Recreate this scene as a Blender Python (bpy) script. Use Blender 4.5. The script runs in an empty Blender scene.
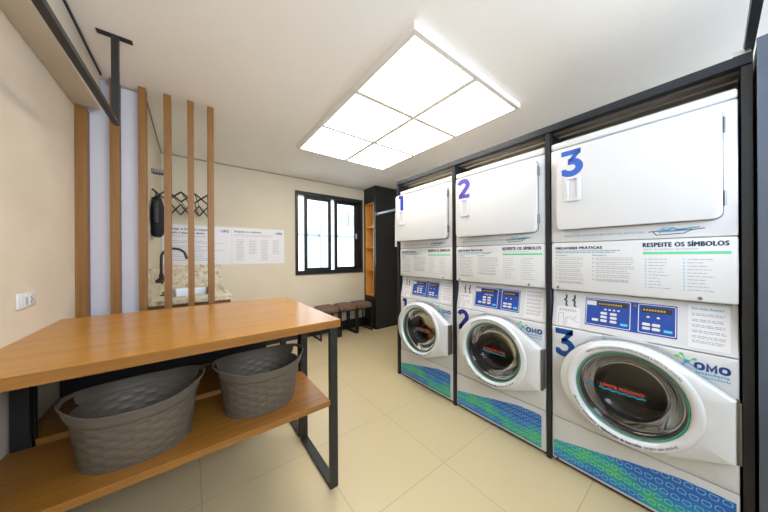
import bpy, bmesh, math, random
from mathutils import Vector, Matrix
S = bpy.context.scene
C = S.collection
PI = math.pi
rnd = random.Random(7)

# ---------------------------------------------------------------- camera
cam_d = bpy.data.cameras.new('camera')
cam = bpy.data.objects.new('camera', cam_d); C.objects.link(cam); S.camera = cam
cam_d.sensor_fit = 'HORIZONTAL'; cam_d.sensor_width = 36.0; cam_d.lens = 252.0 / 768.0 * 36.0
cam_d.clip_start = 0.02
yaw, roll = math.radians(37.5), math.radians(0.33)
F = Vector((math.sin(yaw), math.cos(yaw), 0)); R0 = Vector((math.cos(yaw), -math.sin(yaw), 0)); U0 = Vector((0, 0, 1))
Rr = R0 * math.cos(roll) - U0 * math.sin(roll); Uu = U0 * math.cos(roll) + R0 * math.sin(roll)
M = Matrix.Identity(4)
for i in range(3):
    M[i][0] = Rr[i]; M[i][1] = Uu[i]; M[i][2] = -F[i]
M[0][3], M[1][3], M[2][3] = 0, 0, 1.29
cam.matrix_world = M

# ---------------------------------------------------------------- world, lights, exposure
W = bpy.data.worlds.new('world'); S.world = W; W.use_nodes = True
bg = W.node_tree.nodes['Background']; bg.inputs[0].default_value = (0.78, 0.88, 1.0, 1); bg.inputs[1].default_value = 6.8
PANEL_STRENGTH = 5.6
def portal(name, loc, rot, sx, sy):
    l = bpy.data.lights.new(name, 'AREA'); l.shape = 'RECTANGLE'; l.size = sx; l.size_y = sy
    l.cycles.is_portal = True
    o = bpy.data.objects.new(name, l); C.objects.link(o); o.location = loc; o.rotation_euler = rot
portal('window_daylight', (1.91, 4.08, 1.66), (-PI / 2, 0, 0), 1.2, 1.3)
portal('front_opening_portal', (1.25, -1.02, 1.95), (PI / 2, 0, 0), 3.6, .9)  # added opening behind the camera, sized for the daylight it lets in
S.view_settings.view_transform = 'Standard'; S.view_settings.look = 'None'
S.view_settings.exposure = 0.84; S.view_settings.gamma = 1.0; S.view_settings.use_curve_mapping = False
S.cycles.max_bounces = 8; S.cycles.diffuse_bounces = 6; S.cycles.glossy_bounces = 4
S.cycles.transmission_bounces = 6; S.cycles.transparent_max_bounces = 12
S.cycles.sample_clamp_indirect = 6.0

# ---------------------------------------------------------------- materials
def srgb(r, g, b):
    f = lambda c: (c / 12.92 if c <= 0.04045 else ((c + 0.055) / 1.055) ** 2.4)
    return (f(r / 255), f(g / 255), f(b / 255), 1)
def mat(name, col, rough=0.5, metal=0.0, emit=None, strength=0.0, spec=0.5, coat=0.0):
    m = bpy.data.materials.new(name); m.use_nodes = True
    b = m.node_tree.nodes['Principled BSDF']
    b.inputs['Base Color'].default_value = col if len(col) == 4 else (*col, 1)
    b.inputs['Roughness'].default_value = rough; b.inputs['Metallic'].default_value = metal
    b.inputs['Specular IOR Level'].default_value = spec; b.inputs['Coat Weight'].default_value = coat
    if emit:
        b.inputs['Emission Color'].default_value = emit; b.inputs['Emission Strength'].default_value = strength
    return m
def nodes(m): return m.node_tree.nodes, m.node_tree.links, m.node_tree.nodes['Principled BSDF']
def ramp(N, stops):
    r = N.new('ShaderNodeValToRGB'); e = r.color_ramp.elements
    e[0].position, e[0].color = stops[0]; e[1].position, e[1].color = stops[-1]
    for p, c in stops[1:-1]:
        x = e.new(p); x.color = c
    return r
def coords(N, L, scale=(1, 1, 1), kind='Object'):
    t = N.new('ShaderNodeTexCoord'); mp = N.new('ShaderNodeMapping'); mp.inputs['Scale'].default_value = scale
    L.new(t.outputs[kind], mp.inputs[0]); return mp.outputs[0]
def noisy(m, c1, c2, scale=3.0, stretch=(1, 1, 1), detail=4, bump=0.0, lo=0.35, hi=0.65, bscale=None):
    N, L, b = nodes(m); v = coords(N, L, stretch)
    n = N.new('ShaderNodeTexNoise'); n.inputs['Scale'].default_value = scale; n.inputs['Detail'].default_value = detail
    L.new(v, n.inputs['Vector']); r = ramp(N, [(lo, c1), (hi, c2)]); L.new(n.outputs['Fac'], r.inputs[0])
    L.new(r.outputs[0], b.inputs['Base Color'])
    if bump:
        n2 = N.new('ShaderNodeTexNoise'); n2.inputs['Scale'].default_value = bscale or scale * 6; L.new(v, n2.inputs['Vector'])
        bp = N.new('ShaderNodeBump'); bp.inputs['Strength'].default_value = bump; bp.inputs['Distance'].default_value = 0.01
        L.new(n2.outputs['Fac'], bp.inputs['Height']); L.new(bp.outputs[0], b.inputs['Normal'])
    return m
def wood(name, c1, c2, axis, rough=0.3, coat=0.0):
    m = mat(name, c1, rough, coat=coat); N, L, b = nodes(m)
    st = [22, 22, 22]; st[axis] = 0.9
    v = coords(N, L, tuple(st))
    n = N.new('ShaderNodeTexNoise'); n.inputs['Scale'].default_value = 1.6; n.inputs['Detail'].default_value = 6; n.inputs['Roughness'].default_value = 0.6
    n.inputs['Distortion'].default_value = 0.6
    L.new(v, n.inputs['Vector']); mid = tuple((a + d) / 2 for a, d in zip(c1, c2))
    r = ramp(N, [(0.3, c1), (0.52, mid), (0.72, c2)]); L.new(n.outputs['Fac'], r.inputs[0])
    L.new(r.outputs[0], b.inputs['Base Color'])
    bp = N.new('ShaderNodeBump'); bp.inputs['Strength'].default_value = 0.06; bp.inputs['Distance'].default_value = 0.004
    L.new(n.outputs['Fac'], bp.inputs['Height']); L.new(bp.outputs[0], b.inputs['Normal'])
    return m
m_ceil = noisy(mat('ceiling_paint', (.80, .78, .75), 0.7), (.92, .915, .90, 1), (.935, .93, .915, 1), 2.0)
m_wall = noisy(mat('cream_paint', (.7, .6, .45), 0.7), (.60, .54, .425, 1), (.64, .58, .46, 1), 1.6, bump=0.03, bscale=60)
m_left = noisy(mat('cream_plaster', (.7, .6, .45), 0.7), (.53, .465, .37, 1), (.64, .575, .475, 1), 1.7, (1, 1, 1.6), 8, bump=0.08, lo=0.25, hi=0.75, bscale=22)
m_beamp = noisy(mat('beam_plaster', (.5, .46, .4), 0.8), (.60, .56, .49, 1), (.68, .64, .56, 1), 2.2, bump=0.08, bscale=30)
m_daywhite = mat('daylight_tinted_white', srgb(208, 207, 216), 0.6)  # white paint with the blue daylight cast put into its colour
m_black = mat('black_laminate', srgb(24, 24, 27), 0.45)
m_frame = mat('black_window_aluminium', srgb(26, 25, 26), 0.4)
m_steelb = mat('black_steel', srgb(24, 24, 26), 0.42, 0.0)
m_rack = mat('graphite_metal', srgb(44, 48, 55), 0.35, 0.5)
m_dark = mat('dark_panel', srgb(18, 18, 21), 0.55)
m_tallp = noisy(mat('dark_blue_grey_panel', srgb(62, 68, 78), 0.32), srgb(66, 74, 88), srgb(80, 90, 106), 3, (1, 1, 0.2))
m_oak = wood('oak_top', (.33, .14, .013, 1), (.435, .20, .023, 1), 0, 0.25)
m_oake = wood('oak_edge', (.19, .074, .011, 1), (.29, .126, .021, 1), 0, 0.35)
m_slat = wood('oak_slat', (.17, .068, .008, 1), (.26, .115, .015, 1), 2, 0.5)
m_niche = wood('honey_wood', (.62, .30, .06, 1), (.72, .38, .09, 1), 2, 0.4)
m_white = mat('white_enamel', (.60, .615, .645), 0.22, coat=0.3)
m_whitep = mat('white_plastic', (.62, .63, .66), 0.28)
m_offw = mat('warm_white_panel', (.61, .615, .63), 0.35)
m_lightfr = mat('white_light_frame', (.78, .76, .73), 0.4)
m_panel = mat('light_diffuser', (.9, .9, .9), 0.5, emit=(1, .92, .79, 1), strength=PANEL_STRENGTH)
m_basket = noisy(mat('taupe_plastic', srgb(128, 117, 104), 0.5), srgb(82, 74, 64), srgb(90, 81, 69), 4)
m_brown = noisy(mat('brown_leather', srgb(100, 78, 66), 0.5), srgb(88, 68, 58), srgb(112, 88, 74), 8, bump=0.1)
m_chrome = mat('steel', (.62, .62, .62), 0.25, 1.0)
m_steel2 = mat('brushed_drum_steel', (.30, .285, .26), 0.35, 1.0)
m_gasket = mat('dark_rubber', (.035, .035, .035), 0.45)
m_teal = mat('teal_glass_edge', srgb(70, 150, 130), 0.15)
m_text = mat('navy_ink', srgb(38, 48, 84), 0.5)
m_grey = mat('grey_ink', srgb(150, 152, 168), 0.6)
m_dblue = mat('blue_ink', srgb(22, 68, 140), 0.45)
m_num1 = mat('royal_blue_vinyl', srgb(28, 62, 165), 0.4)
m_num2 = mat('violet_vinyl', srgb(92, 80, 175), 0.4)
m_num3 = mat('mid_blue_vinyl', srgb(52, 92, 180), 0.4)
m_numw1 = mat('navy_vinyl', srgb(28, 48, 130), 0.4)
m_numw2 = mat('indigo_vinyl', srgb(40, 42, 125), 0.4)
m_numw3 = mat('deep_blue_vinyl', srgb(10, 66, 136), 0.4)
m_logo = mat('logo_blue', srgb(16, 52, 128), 0.4)
m_green = mat('green_ink', srgb(98, 198, 150), 0.5)
m_lgreen = mat('leaf_green_ink', srgb(96, 178, 86), 0.5)
m_tealink = mat('teal_ink', srgb(40, 150, 190), 0.5)
m_icon = mat('pale_teal_ink', srgb(140, 195, 215), 0.5)
m_disp = mat('display_blue', srgb(26, 66, 150), 0.3)
m_lcd = mat('display_dark', srgb(60, 55, 40), 0.25)
m_amber = mat('amber_digits', srgb(165, 135, 60), 0.4)
m_cyan = mat('cyan_button', srgb(70, 190, 225), 0.4)
m_red = mat('red_ink', srgb(235, 80, 60), 0.4)
m_paper = mat('white_sheet', (.68, .68, .72), 0.35)
m_granite = mat('granite', (.5, .45, .4), 0.3)
m_towelb = noisy(mat('black_cloth', srgb(22, 24, 32), 0.95), srgb(16, 17, 22), srgb(30, 34, 48), 20, bump=0.3)
m_cloth = mat('white_cloth', srgb(205, 215, 222), 0.9)
m_gunm = mat('grey_metal', srgb(120, 122, 128), 0.35, 0.8)
m_facade = mat('white_facade', (.34, .35, .36), 0.8)
m_extglass = mat('facade_glass', srgb(90, 115, 140), 0.15)
m_seal = mat('grey_seal', srgb(120, 124, 134), 0.6)
m_louv = mat('warm_grey_louvre', srgb(150, 140, 128), 0.3, 0.6)
m_basin = mat('brushed_steel', (.45, .45, .45), 0.42, 1.0)
m_darkring = mat('dark_steel_ring', (.16, .16, .16), 0.35, 0.9)
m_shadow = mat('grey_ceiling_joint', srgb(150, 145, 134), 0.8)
m_hinge = mat('taupe_metal', srgb(120, 112, 100), 0.4, 0.6)
m_ground = mat('pale_pavement', (.75, .74, .72), 0.9)
def setup():
    N, L, b = nodes(m_granite)
    v = coords(N, L, (1, 1, 1))
    vo = N.new('ShaderNodeTexNoise'); vo.inputs['Scale'].default_value = 16; vo.inputs['Detail'].default_value = 8; vo.inputs['Roughness'].default_value = .75; L.new(v, vo.inputs['Vector'])
    r = ramp(N, [(0.36, (.22, .17, .12, 1)), (0.46, (.55, .47, .34, 1)), (0.6, (.74, .68, .55, 1)), (0.7, (.45, .42, .38, 1))])
    L.new(vo.outputs['Fac'], r.inputs[0]); L.new(r.outputs[0], b.inputs['Base Color'])
setup()
# floor tiles
m_floor = mat('porcelain_floor', (.5, .45, .35), 0.26)
def floor_nodes():
    N, L, b = nodes(m_floor)
    t = N.new('ShaderNodeNewGeometry'); mp = N.new('ShaderNodeMapping')
    mp.inputs['Location'].default_value = (-.645 + .605 * 20, -1.628 + .605 * 20, 0); L.new(t.outputs['Position'], mp.inputs[0])
    br = N.new('ShaderNodeTexBrick'); br.offset = 0; br.squash = 1; br.inputs['Scale'].default_value = 1
    br.inputs['Brick Width'].default_value = .605; br.inputs['Row Height'].default_value = .605
    br.inputs['Mortar Size'].default_value = .0022; br.inputs['Mortar Smooth'].default_value = 0.1
    br.inputs['Color1'].default_value = (.50, .42, .262, 1); br.inputs['Color2'].default_value = (.49, .411, .256, 1); br.inputs['Mortar'].default_value = (.34, .28, .19, 1)
    L.new(mp.outputs[0], br.inputs['Vector'])
    n = N.new('ShaderNodeTexNoise'); n.inputs['Scale'].default_value = 2.0; n.inputs['Detail'].default_value = 3; L.new(t.outputs['Position'], n.inputs['Vector'])
    r = ramp(N, [(.3, (.985, .985, .985, 1)), (.7, (1.01, 1.01, 1.0, 1))]); L.new(n.outputs['Fac'], r.inputs[0])
    mx = N.new('ShaderNodeMix'); mx.data_type = 'RGBA'; mx.blend_type = 'MULTIPLY'; mx.inputs[0].default_value = 1
    L.new(br.outputs['Color'], mx.inputs[6]); L.new(r.outputs[0], mx.inputs[7]); L.new(mx.outputs[2], b.inputs['Base Color'])
    n2 = N.new('ShaderNodeTexNoise'); n2.inputs['Scale'].default_value = 25; L.new(t.outputs['Position'], n2.inputs['Vector'])
    r2 = ramp(N, [(.3, (.30, .30, .30, 1)), (.7, (.33, .33, .33, 1))]); L.new(n2.outputs['Fac'], r2.inputs[0]); L.new(r2.outputs[0], b.inputs['Roughness'])
floor_nodes()
# blue-green decal of the washers' kick plate, with white outlined drops
m_decal = mat('blue_green_decal', (.1, .3, .7), 0.35)
def decal_nodes():
    N, L, b = nodes(m_decal)
    t = N.new('ShaderNodeTexCoord'); sep = N.new('ShaderNodeSeparateXYZ'); L.new(t.outputs['Object'], sep.inputs[0])
    def mth(op, a, c=None, d=None):
        n = N.new('ShaderNodeMath'); n.operation = op
        for i, x in enumerate((a, c, d)):
            if x is None: continue
            if isinstance(x, (int, float)): n.inputs[i].default_value = x
            else: L.new(x, n.inputs[i])
        return n.outputs[0]
    x, z = sep.outputs[0], sep.outputs[2]
    # diagonal band: green in the middle, blue at the rim
    zc = mth('ADD', mth('MULTIPLY', x, -0.02), 0.105)
    n = N.new('ShaderNodeTexNoise'); n.inputs['Scale'].default_value = 9; n.inputs['Detail'].default_value = 3; L.new(t.outputs['Object'], n.inputs['Vector'])
    w = mth('SINE', mth('MULTIPLY', x, 9.0))
    d = mth('ABSOLUTE', mth('SUBTRACT', z, mth('ADD', zc, mth('MULTIPLY', w, 0.018))))
    f = mth('ADD', mth('MULTIPLY', d, 5.5), mth('MULTIPLY', mth('SUBTRACT', n.outputs['Fac'], 0.15), 1.05))
    r = ramp(N, [(0.25, srgb(80, 185, 105)), (0.45, srgb(34, 165, 145)), (0.66, srgb(18, 128, 195)), (0.92, srgb(16, 98, 188))]); L.new(f, r.inputs[0])
    # cells
    zz = mth('MULTIPLY', z, 24.0); row = mth('FLOOR', zz)
    xx = mth('ADD', mth('MULTIPLY', x, 28.0), mth('MULTIPLY', row, 0.43))
    col = mth('FLOOR', xx)
    fx = mth('SUBTRACT', mth('FRACT', xx), 0.5); fz = mth('SUBTRACT', mth('FRACT', zz), 0.5)
    par = mth('MODULO', mth('ADD', mth('MULTIPLY', col, 3.0), mth('MULTIPLY', row, 5.0)), 4.0)
    sgn = mth('SUBTRACT', mth('MULTIPLY', mth('GREATER_THAN', par, 1.5), 2.0), 1.0)
    fz2 = mth('MULTIPLY', fz, sgn)
    rad = mth('SQRT', mth('ADD', mth('POWER', fx, 2.0), mth('POWER', mth('MULTIPLY', fz2, 1.15), 2.0)))
    dd = mth('MAXIMUM', rad, mth('ADD', mth('MULTIPLY', fz2, 1.0), 0.16))
    ring = mth('LESS_THAN', mth('ABSOLUTE', mth('SUBTRACT', dd, 0.36)), 0.038)
    mx = N.new('ShaderNodeMix'); mx.data_type = 'RGBA'; L.new(mth('MULTIPLY', ring, 0.6), mx.inputs[0])
    L.new(r.outputs[0], mx.inputs[6]); mx.inputs[7].default_value = srgb(170, 225, 225)
    L.new(mx.outputs[2], b.inputs['Base Color'])
decal_nodes()
# glass
def glassy(name, tint, refl=1.0):
    m = bpy.data.materials.new(name); m.use_nodes = True; N, L = m.node_tree.nodes, m.node_tree.links
    N.remove(N['Principled BSDF']); out = N['Material Output']
    tr = N.new('ShaderNodeBsdfTransparent'); tr.inputs[0].default_value = tint
    gl = N.new('ShaderNodeBsdfGlossy'); gl.inputs['Roughness'].default_value = 0.03
    fr = N.new('ShaderNodeFresnel'); fr.inputs[0].default_value = 1.5
    mu = N.new('ShaderNodeMath'); mu.operation = 'MULTIPLY'; mu.inputs[1].default_value = refl; L.new(fr.outputs[0], mu.inputs[0])
    mx = N.new('ShaderNodeMixShader'); L.new(mu.outputs[0], mx.inputs[0]); L.new(tr.outputs[0], mx.inputs[1]); L.new(gl.outputs[0], mx.inputs[2])
    L.new(mx.outputs[0], out.inputs[0]); return m
m_glass = glassy('window_glass', (.96, .98, .98, 1))
m_door_glass = glassy('door_glass', (.58, .58, .56, 1), .7)

# ---------------------------------------------------------------- helpers
def props(o, label=None, cat=None, group=None, kind=None):
    if label: o['label'] = label
    if cat: o['category'] = cat
    if group: o['group'] = group
    if kind: o['kind'] = kind
    return o
def empty(name, loc, label, cat, rz=0, group=None):
    o = bpy.data.objects.new(name, None); C.objects.link(o); o.location = loc; o.rotation_euler = (0, 0, rz)
    o.empty_display_size = 0.1
    return props(o, label, cat, group)
def build(name, bm, m, parent=None, smooth=False, loc=None, label=None):
    me = bpy.data.meshes.new(name); bmesh.ops.recalc_face_normals(bm, faces=bm.faces); bm.to_mesh(me); bm.free()
    me.materials.append(m)
    if smooth:
        for p in me.polygons: p.use_smooth = True
        try: me.set_sharp_from_angle(angle=math.radians(38))
        except Exception: pass
    o = bpy.data.objects.new(name, me); C.objects.link(o)
    if parent: o.parent = parent
    if loc: o.location = loc
    if label: o['label'] = label
    return o
def nb(): return bmesh.new()
def box(bm, x0, x1, y0, y1, z0, z1, bev=0.0, seg=2):
    t = bmesh.new(); bmesh.ops.create_cube(t, size=1)
    for v in t.verts:
        v.co = Vector(((x0 + x1) / 2 + v.co.x * (x1 - x0), (y0 + y1) / 2 + v.co.y * (y1 - y0), (z0 + z1) / 2 + v.co.z * (z1 - z0)))
    if bev: bmesh.ops.bevel(t, geom=t.edges[:], offset=bev, segments=seg, affect='EDGES', profile=0.5)
    merge(bm, t); return bm
def merge(bm, t, mx=None):
    if mx: bmesh.ops.transform(t, matrix=mx, verts=t.verts)
    me = bpy.data.meshes.new('tmp'); t.to_mesh(me); t.free(); bm.from_mesh(me); bpy.data.meshes.remove(me)
def bx(name, x0, x1, y0, y1, z0, z1, m, parent=None, bev=0.0, seg=2, label=None):
    return build(name, box(nb(), x0, x1, y0, y1, z0, z1, bev, seg), m, parent, smooth=bev > 0, label=label)
def tube(bm, pts, r, n=12, closed=False, cap=True):
    pts = [Vector(p) for p in pts]; rings = []; K = len(pts); prev = None
    for i, p in enumerate(pts):
        a = pts[i - 1] if (i or closed) else p; b_ = pts[(i + 1) % K] if (i < K - 1 or closed) else p
        t = (b_ - a).normalized()
        if prev is None:
            ref = Vector((0, 0, 1)) if abs(t.z) < .9 else Vector((1, 0, 0)); u = t.cross(ref).normalized()
        else: u = (prev - t * prev.dot(t)).normalized()
        prev = u; w = t.cross(u)
        rr = r[i] if isinstance(r, (list, tuple)) else r
        rings.append([bm.verts.new(p + (u * math.cos(2 * PI * k / n) + w * math.sin(2 * PI * k / n)) * rr) for k in range(n)])
    for i in range(K if closed else K - 1):
        A, B = rings[i], rings[(i + 1) % K]
        for k in range(n): bm.faces.new((A[k], A[(k + 1) % n], B[(k + 1) % n], B[k]))
    if cap and not closed:
        bm.faces.new(rings[0]); bm.faces.new(rings[-1][::-1])
    return bm
def lathe(bm, prof, n=48, cx=0, cz=0, cap=True):
    """profile (r, y) revolved about the y axis through (cx, cz)"""
    rings = []
    for r, y in prof:
        if r < 1e-5: rings.append([bm.verts.new((cx, y, cz))])
        else: rings.append([bm.verts.new((cx + r * math.cos(2 * PI * k / n), y, cz + r * math.sin(2 * PI * k / n))) for k in range(n)])
    for A, B in zip(rings, rings[1:]):
        for k in range(n):
            k2 = (k + 1) % n
            if len(A) == 1: bm.faces.new((A[0], B[k], B[k2]))
            elif len(B) == 1: bm.faces.new((A[k], A[k2], B[0]))
            else: bm.faces.new((A[k], A[k2], B[k2], B[k]))
    return bm
def loops(bm, L_, cap0=True, cap1=True):
    R_ = [[bm.verts.new(p) for p in l] for l in L_]; n = len(R_[0])
    for A, B in zip(R_, R_[1:]):
        for k in range(n): bm.faces.new((A[k], A[(k + 1) % n], B[(k + 1) % n], B[k]))
    if cap0: bm.faces.new(R_[0])
    if cap1: bm.faces.new(R_[-1][::-1])
    return bm
def rrect(x0, x1, z0, z1, r, n=6):
    P = []
    for cx, cz, a0 in ((x1 - r, z1 - r, 0), (x0 + r, z1 - r, 90), (x0 + r, z0 + r, 180), (x1 - r, z0 + r, 270)):
        for k in range(n + 1):
            a = math.radians(a0 + 90 * k / n); P.append((cx + r * math.cos(a), cz + r * math.sin(a)))
    return P
def slab_xz(bm, P, y0, y1, bev=0.003):
    """rounded plate: outline P in xz, front at y0 (smaller y), back at y1, bevelled front rim"""
    cx = sum(p[0] for p in P) / len(P); cz = sum(p[1] for p in P) / len(P)
    hx = max(abs(p[0] - cx) for p in P); hz = max(abs(p[1] - cz) for p in P)
    def sh(d, y): return [(cx + (p[0] - cx) * (1 - d / hx), y, cz + (p[1] - cz) * (1 - d / hz)) for p in P]
    return loops(bm, [sh(0, y1), sh(0, y0 + bev), sh(bev * .3, y0 + bev * .3), sh(bev, y0)])
def polyprism(bm, P, y0, y1):
    return loops(bm, [[(x, y1, z) for x, z in P], [(x, y0, z) for x, z in P]])
def ribbon(bm, pts, w, y0, y1):
    """flat stroke of width w along pts (x, z) with mitred joints, between y0 and y1"""
    L_, R_ = [], []
    n = len(pts)
    for i, (x, z) in enumerate(pts):
        def nrm(a, b):
            d = math.hypot(b[0] - a[0], b[1] - a[1]) or 1; return (-(b[1] - a[1]) / d, (b[0] - a[0]) / d)
        n1 = nrm(pts[i - 1], pts[i]) if i else None; n2 = nrm(pts[i], pts[i + 1]) if i < n - 1 else None
        if n1 is None: nn, k = n2, 1
        elif n2 is None: nn, k = n1, 1
        else:
            s = (n1[0] + n2[0], n1[1] + n2[1]); l = math.hypot(*s) or 1; nn = (s[0] / l, s[1] / l)
            k = min(1.9, 1 / max(.3, nn[0] * n1[0] + nn[1] * n1[1]))
        L_.append((x + nn[0] * w / 2 * k, z + nn[1] * w / 2 * k)); R_.append((x - nn[0] * w / 2 * k, z - nn[1] * w / 2 * k))
    for i in range(n - 1):
        polyprism(bm, [L_[i], L_[i + 1], R_[i + 1], R_[i]], y0, y1)
    return bm
_tc = {}
def text_mesh(s, bold=0.0):
    k = (s, bold)
    if k not in _tc:
        cu = bpy.data.curves.new('t', 'FONT'); cu.body = s; cu.resolution_u = 3; cu.space_character = 1.0 + (.12 if bold > 0 else .04)
        o = bpy.data.objects.new('t', cu); C.objects.link(o)
        bpy.context.view_layer.update()
        me = bpy.data.meshes.new_from_object(o.evaluated_get(bpy.context.evaluated_depsgraph_get()))
        bpy.data.objects.remove(o); bpy.data.curves.remove(cu); _tc[k] = me
    return _tc[k]
def embolden(bm, t, d):
    for i, (a, c_) in enumerate(((1, 0), (-1, 0), (0, .7), (0, -.7)) if d > 0 else ((0, 0),)):
        q = t.copy(); bmesh.ops.translate(q, vec=(a * d, -.00002 * i, c_ * d), verts=q.verts); merge(bm, q)
    t.free()
def put_text(bm, s, x0, x1, z0, h, y, bold=0.0, axis='y'):
    """text in the xz plane: from x0 to x1, baseline z0, cap height h"""
    me = text_mesh(s, bold); t = bmesh.new(); t.from_mesh(me)
    if not t.verts: t.free(); return
    xs = [v.co.x for v in t.verts]; ax, bxx = min(xs), max(xs); sx = (x1 - x0) / (bxx - ax); sz = h / 0.70
    for v in t.verts: v.co = Vector((x0 + (v.co.x - ax) * sx, y, z0 + v.co.y * sz))
    embolden(bm, t, min(.0016, bold * 2.2 * h))
def arc_text(bm, s, cx, cz, r, a0, a1, h, y, bold=0.0, bottom=True):
    """letters one by one along an arc (degrees); bottom=True reads along the underside"""
    adv = []; 
    for ch in s:
        if ch == ' ': adv.append(.35); continue
        me = text_mesh(ch, bold); xs = [v.co.x for v in me.vertices]; adv.append(max(xs) - min(xs) + .10)
    T = sum(adv); acc = 0
    for ch, a in zip(s, adv):
        th = math.radians(a0 + (a1 - a0) * (acc + a / 2) / T); w = abs(math.radians(a1 - a0)) * r * (a / T); acc += a
        if ch == ' ': continue
        t = bmesh.new(); t.from_mesh(text_mesh(ch, bold)); xs = [v.co.x for v in t.verts]; mx_ = (min(xs) + max(xs)) / 2
        sc = h / .70; sx = w / a
        dx, dz = math.cos(th), math.sin(th)
        for v in t.verts:
            lx = (v.co.x - mx_) * sx; lz = v.co.y * sc
            if bottom: P = (cx + dx * (r - lz) - dz * lx, cz + dz * (r - lz) + dx * lx)
            else: P = (cx + dx * (r + lz) + dz * lx, cz + dz * (r + lz) - dx * lx)
            v.co = Vector((P[0], y, P[1]))
        embolden(bm, t, min(.001, bold * 2.2 * h))
def dashes(bm, x0, x1, ztop, zbot, rows, y, h=0.0035, rng=rnd, ragged=.25):
    for i in range(rows):
        z = ztop + (zbot - ztop) * i / max(1, rows - 1); x = x0; xe = x1 - rng.random() * ragged * (x1 - x0)
        while x < xe:
            w = min(.006 + rng.random() * .016, xe - x)
            if w > .002: bm.faces.new([bm.verts.new(p) for p in ((x, y, z - h / 2), (x + w, y, z - h / 2), (x + w, y, z + h / 2), (x, y, z + h / 2))])
            x += w + .003
    return bm
def quad(bm, x0, x1, z0, z1, y):
    bm.faces.new([bm.verts.new(p) for p in ((x0, y, z0), (x1, y, z0), (x1, y, z1), (x0, y, z1))]); return bm
def struct(o): o['kind'] = 'structure'; return o

# ---------------------------------------------------------------- the room
CZ = 2.53; BY = 3.96; RX = 3.14
struct(bx('floor', -.75, 3.3, -1.2, 4.1, -.1, 0, m_floor))
struct(bx('ceiling', -.75, 3.3, -1.2, 4.1, CZ, CZ + .15, m_ceil))
struct(bx('wall_left', -.75, -.597, -1.2, 2.62, 0, CZ, m_left))
b = nb()
box(b, -.75, 1.295, BY, BY + .14, 0, CZ); box(b, 2.525, 3.3, BY, BY + .14, 0, CZ)
box(b, 1.295, 2.525, BY, BY + .14, 0, 1.0); box(b, 1.295, 2.525, BY, BY + .14, 2.322, CZ)
struct(build('wall_back', b, m_wall))
struct(bx('wall_right', RX, 3.3, -1.2, BY, 0, CZ, m_wall))
b = nb(); box(b, -.75, -.55, -1.2, -1.0, 0, CZ); box(b, 3.05, 3.3, -1.2, -1.0, 0, CZ); box(b, -.55, 3.05, -1.2, -1.0, 2.4, CZ); box(b, -.55, 3.05, -1.2, -1.0, 0, 1.5)  # unseen wall; opening and high sill shaped to control the daylight
struct(build('wall_front', b, m_ceil))
struct(bx('wall_recess', -.75, -.274, 2.615, BY, 0, CZ, m_wall))
struct(bx('trim_1', -.75, -.274, 2.60, 2.615, 0, CZ, m_daywhite))
o = struct(bx('trim_2', -.597, -.478, -1.0, 2.50, 2.285, CZ, m_beamp, bev=.004)); o['label'] = 'boxed plaster beam running along the top of the left wall'
struct(bx('trim_3', -.478, -.470, -1.0, 2.50, 2.515, CZ, m_rack))
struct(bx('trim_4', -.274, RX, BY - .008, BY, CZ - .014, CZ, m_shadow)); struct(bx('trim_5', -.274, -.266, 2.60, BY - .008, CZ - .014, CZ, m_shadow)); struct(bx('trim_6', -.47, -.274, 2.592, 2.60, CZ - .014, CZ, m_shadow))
struct(bx('baseboard_back', .31, 2.57, BY - .016, BY, 0, .16, m_black))
struct(bx('baseboard_left', -.597, -.583, -1.0, 2.6, 0, .12, m_black))

# window
w = empty('window_1', (1.91, BY, 1.0), None, None); w['kind'] = 'structure'; w['label'] = 'black aluminium sliding window with two sashes in the back wall'
def wl(*a): return (a[0] - 1.91, a[1] - 1.91, a[2] - BY, a[3] - BY, a[4] - 1, a[5] - 1)
b = nb()
for a in ((1.295, 1.336, BY - .03, BY + .09, 1.0, 2.322), (2.484, 2.525, BY - .03, BY + .09, 1.0, 2.322), (1.336, 2.484, BY - .03, BY + .09, 1.0, 1.062), (1.336, 2.484, BY - .03, BY + .09, 2.256, 2.322)):
    box(b, *wl(*a), .003)
build('window_frame', b, m_frame, w)
for (x0, x1, y, st) in ((1.439, 1.905, BY + .012, .054), (1.985, 2.484, BY + .05, .058)):
    b = nb()
    for a in ((x0, x0 + st, y - .015, y + .015, 1.062, 2.256), (x1 - (st if x1 < 2 else .10), x1, y - .015, y + .015, 1.062, 2.256), (x0 + st, x1 - .05, y - .015, y + .015, 1.062, 1.105), (x0 + st, x1 - .05, y - .015, y + .015, 2.21, 2.256)):
        box(b, *wl(*a), .002)
    s_ = build('sash', b, m_frame, w)
    build('pane', box(nb(), *wl(x0 + st, x1 - .05, y - .003, y + .003, 1.105, 2.21)), m_glass, s_)
build('latch', box(nb(), *wl(2.40, 2.42, BY - .012, BY + .034, 1.60, 1.70), .004), m_gunm, w)

# outside: neighbouring white building seen through the window
fb = empty('neighbouring_building', (4.5, 8.0, 0), 'white neighbouring building seen through the sliding window', 'building')
build('facade_wall', box(nb(), -4.5, 4.5, 0, .4, -1, 8), m_facade, fb)
build('ledge', box(nb(), -4.5, 4.5, -.06, 0, 1.96, 2.03), mat('ledge_grey', srgb(90, 98, 110), .8), fb)
for x0 in (-.32, .02, .36):
    f_ = build('facade_window', box(nb(), x0, x0 + .3, -.04, 0, 2.38, 2.82), m_gunm, fb)
    build('pane', box(nb(), x0 + .02, x0 + .28, -.05, -.04, 2.40, 2.80), m_extglass, f_)
build('downpipe', tube(nb(), [(-1.05, -.1, -1), (-1.05, -.1, 2.6)], .05), m_gunm, fb, smooth=True)
struct(bx('ground_outside', -12, 16, -14, 20, -1.1, -1.0, m_ground))  # unseen ground, brightened to bounce daylight onto the ceiling

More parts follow.
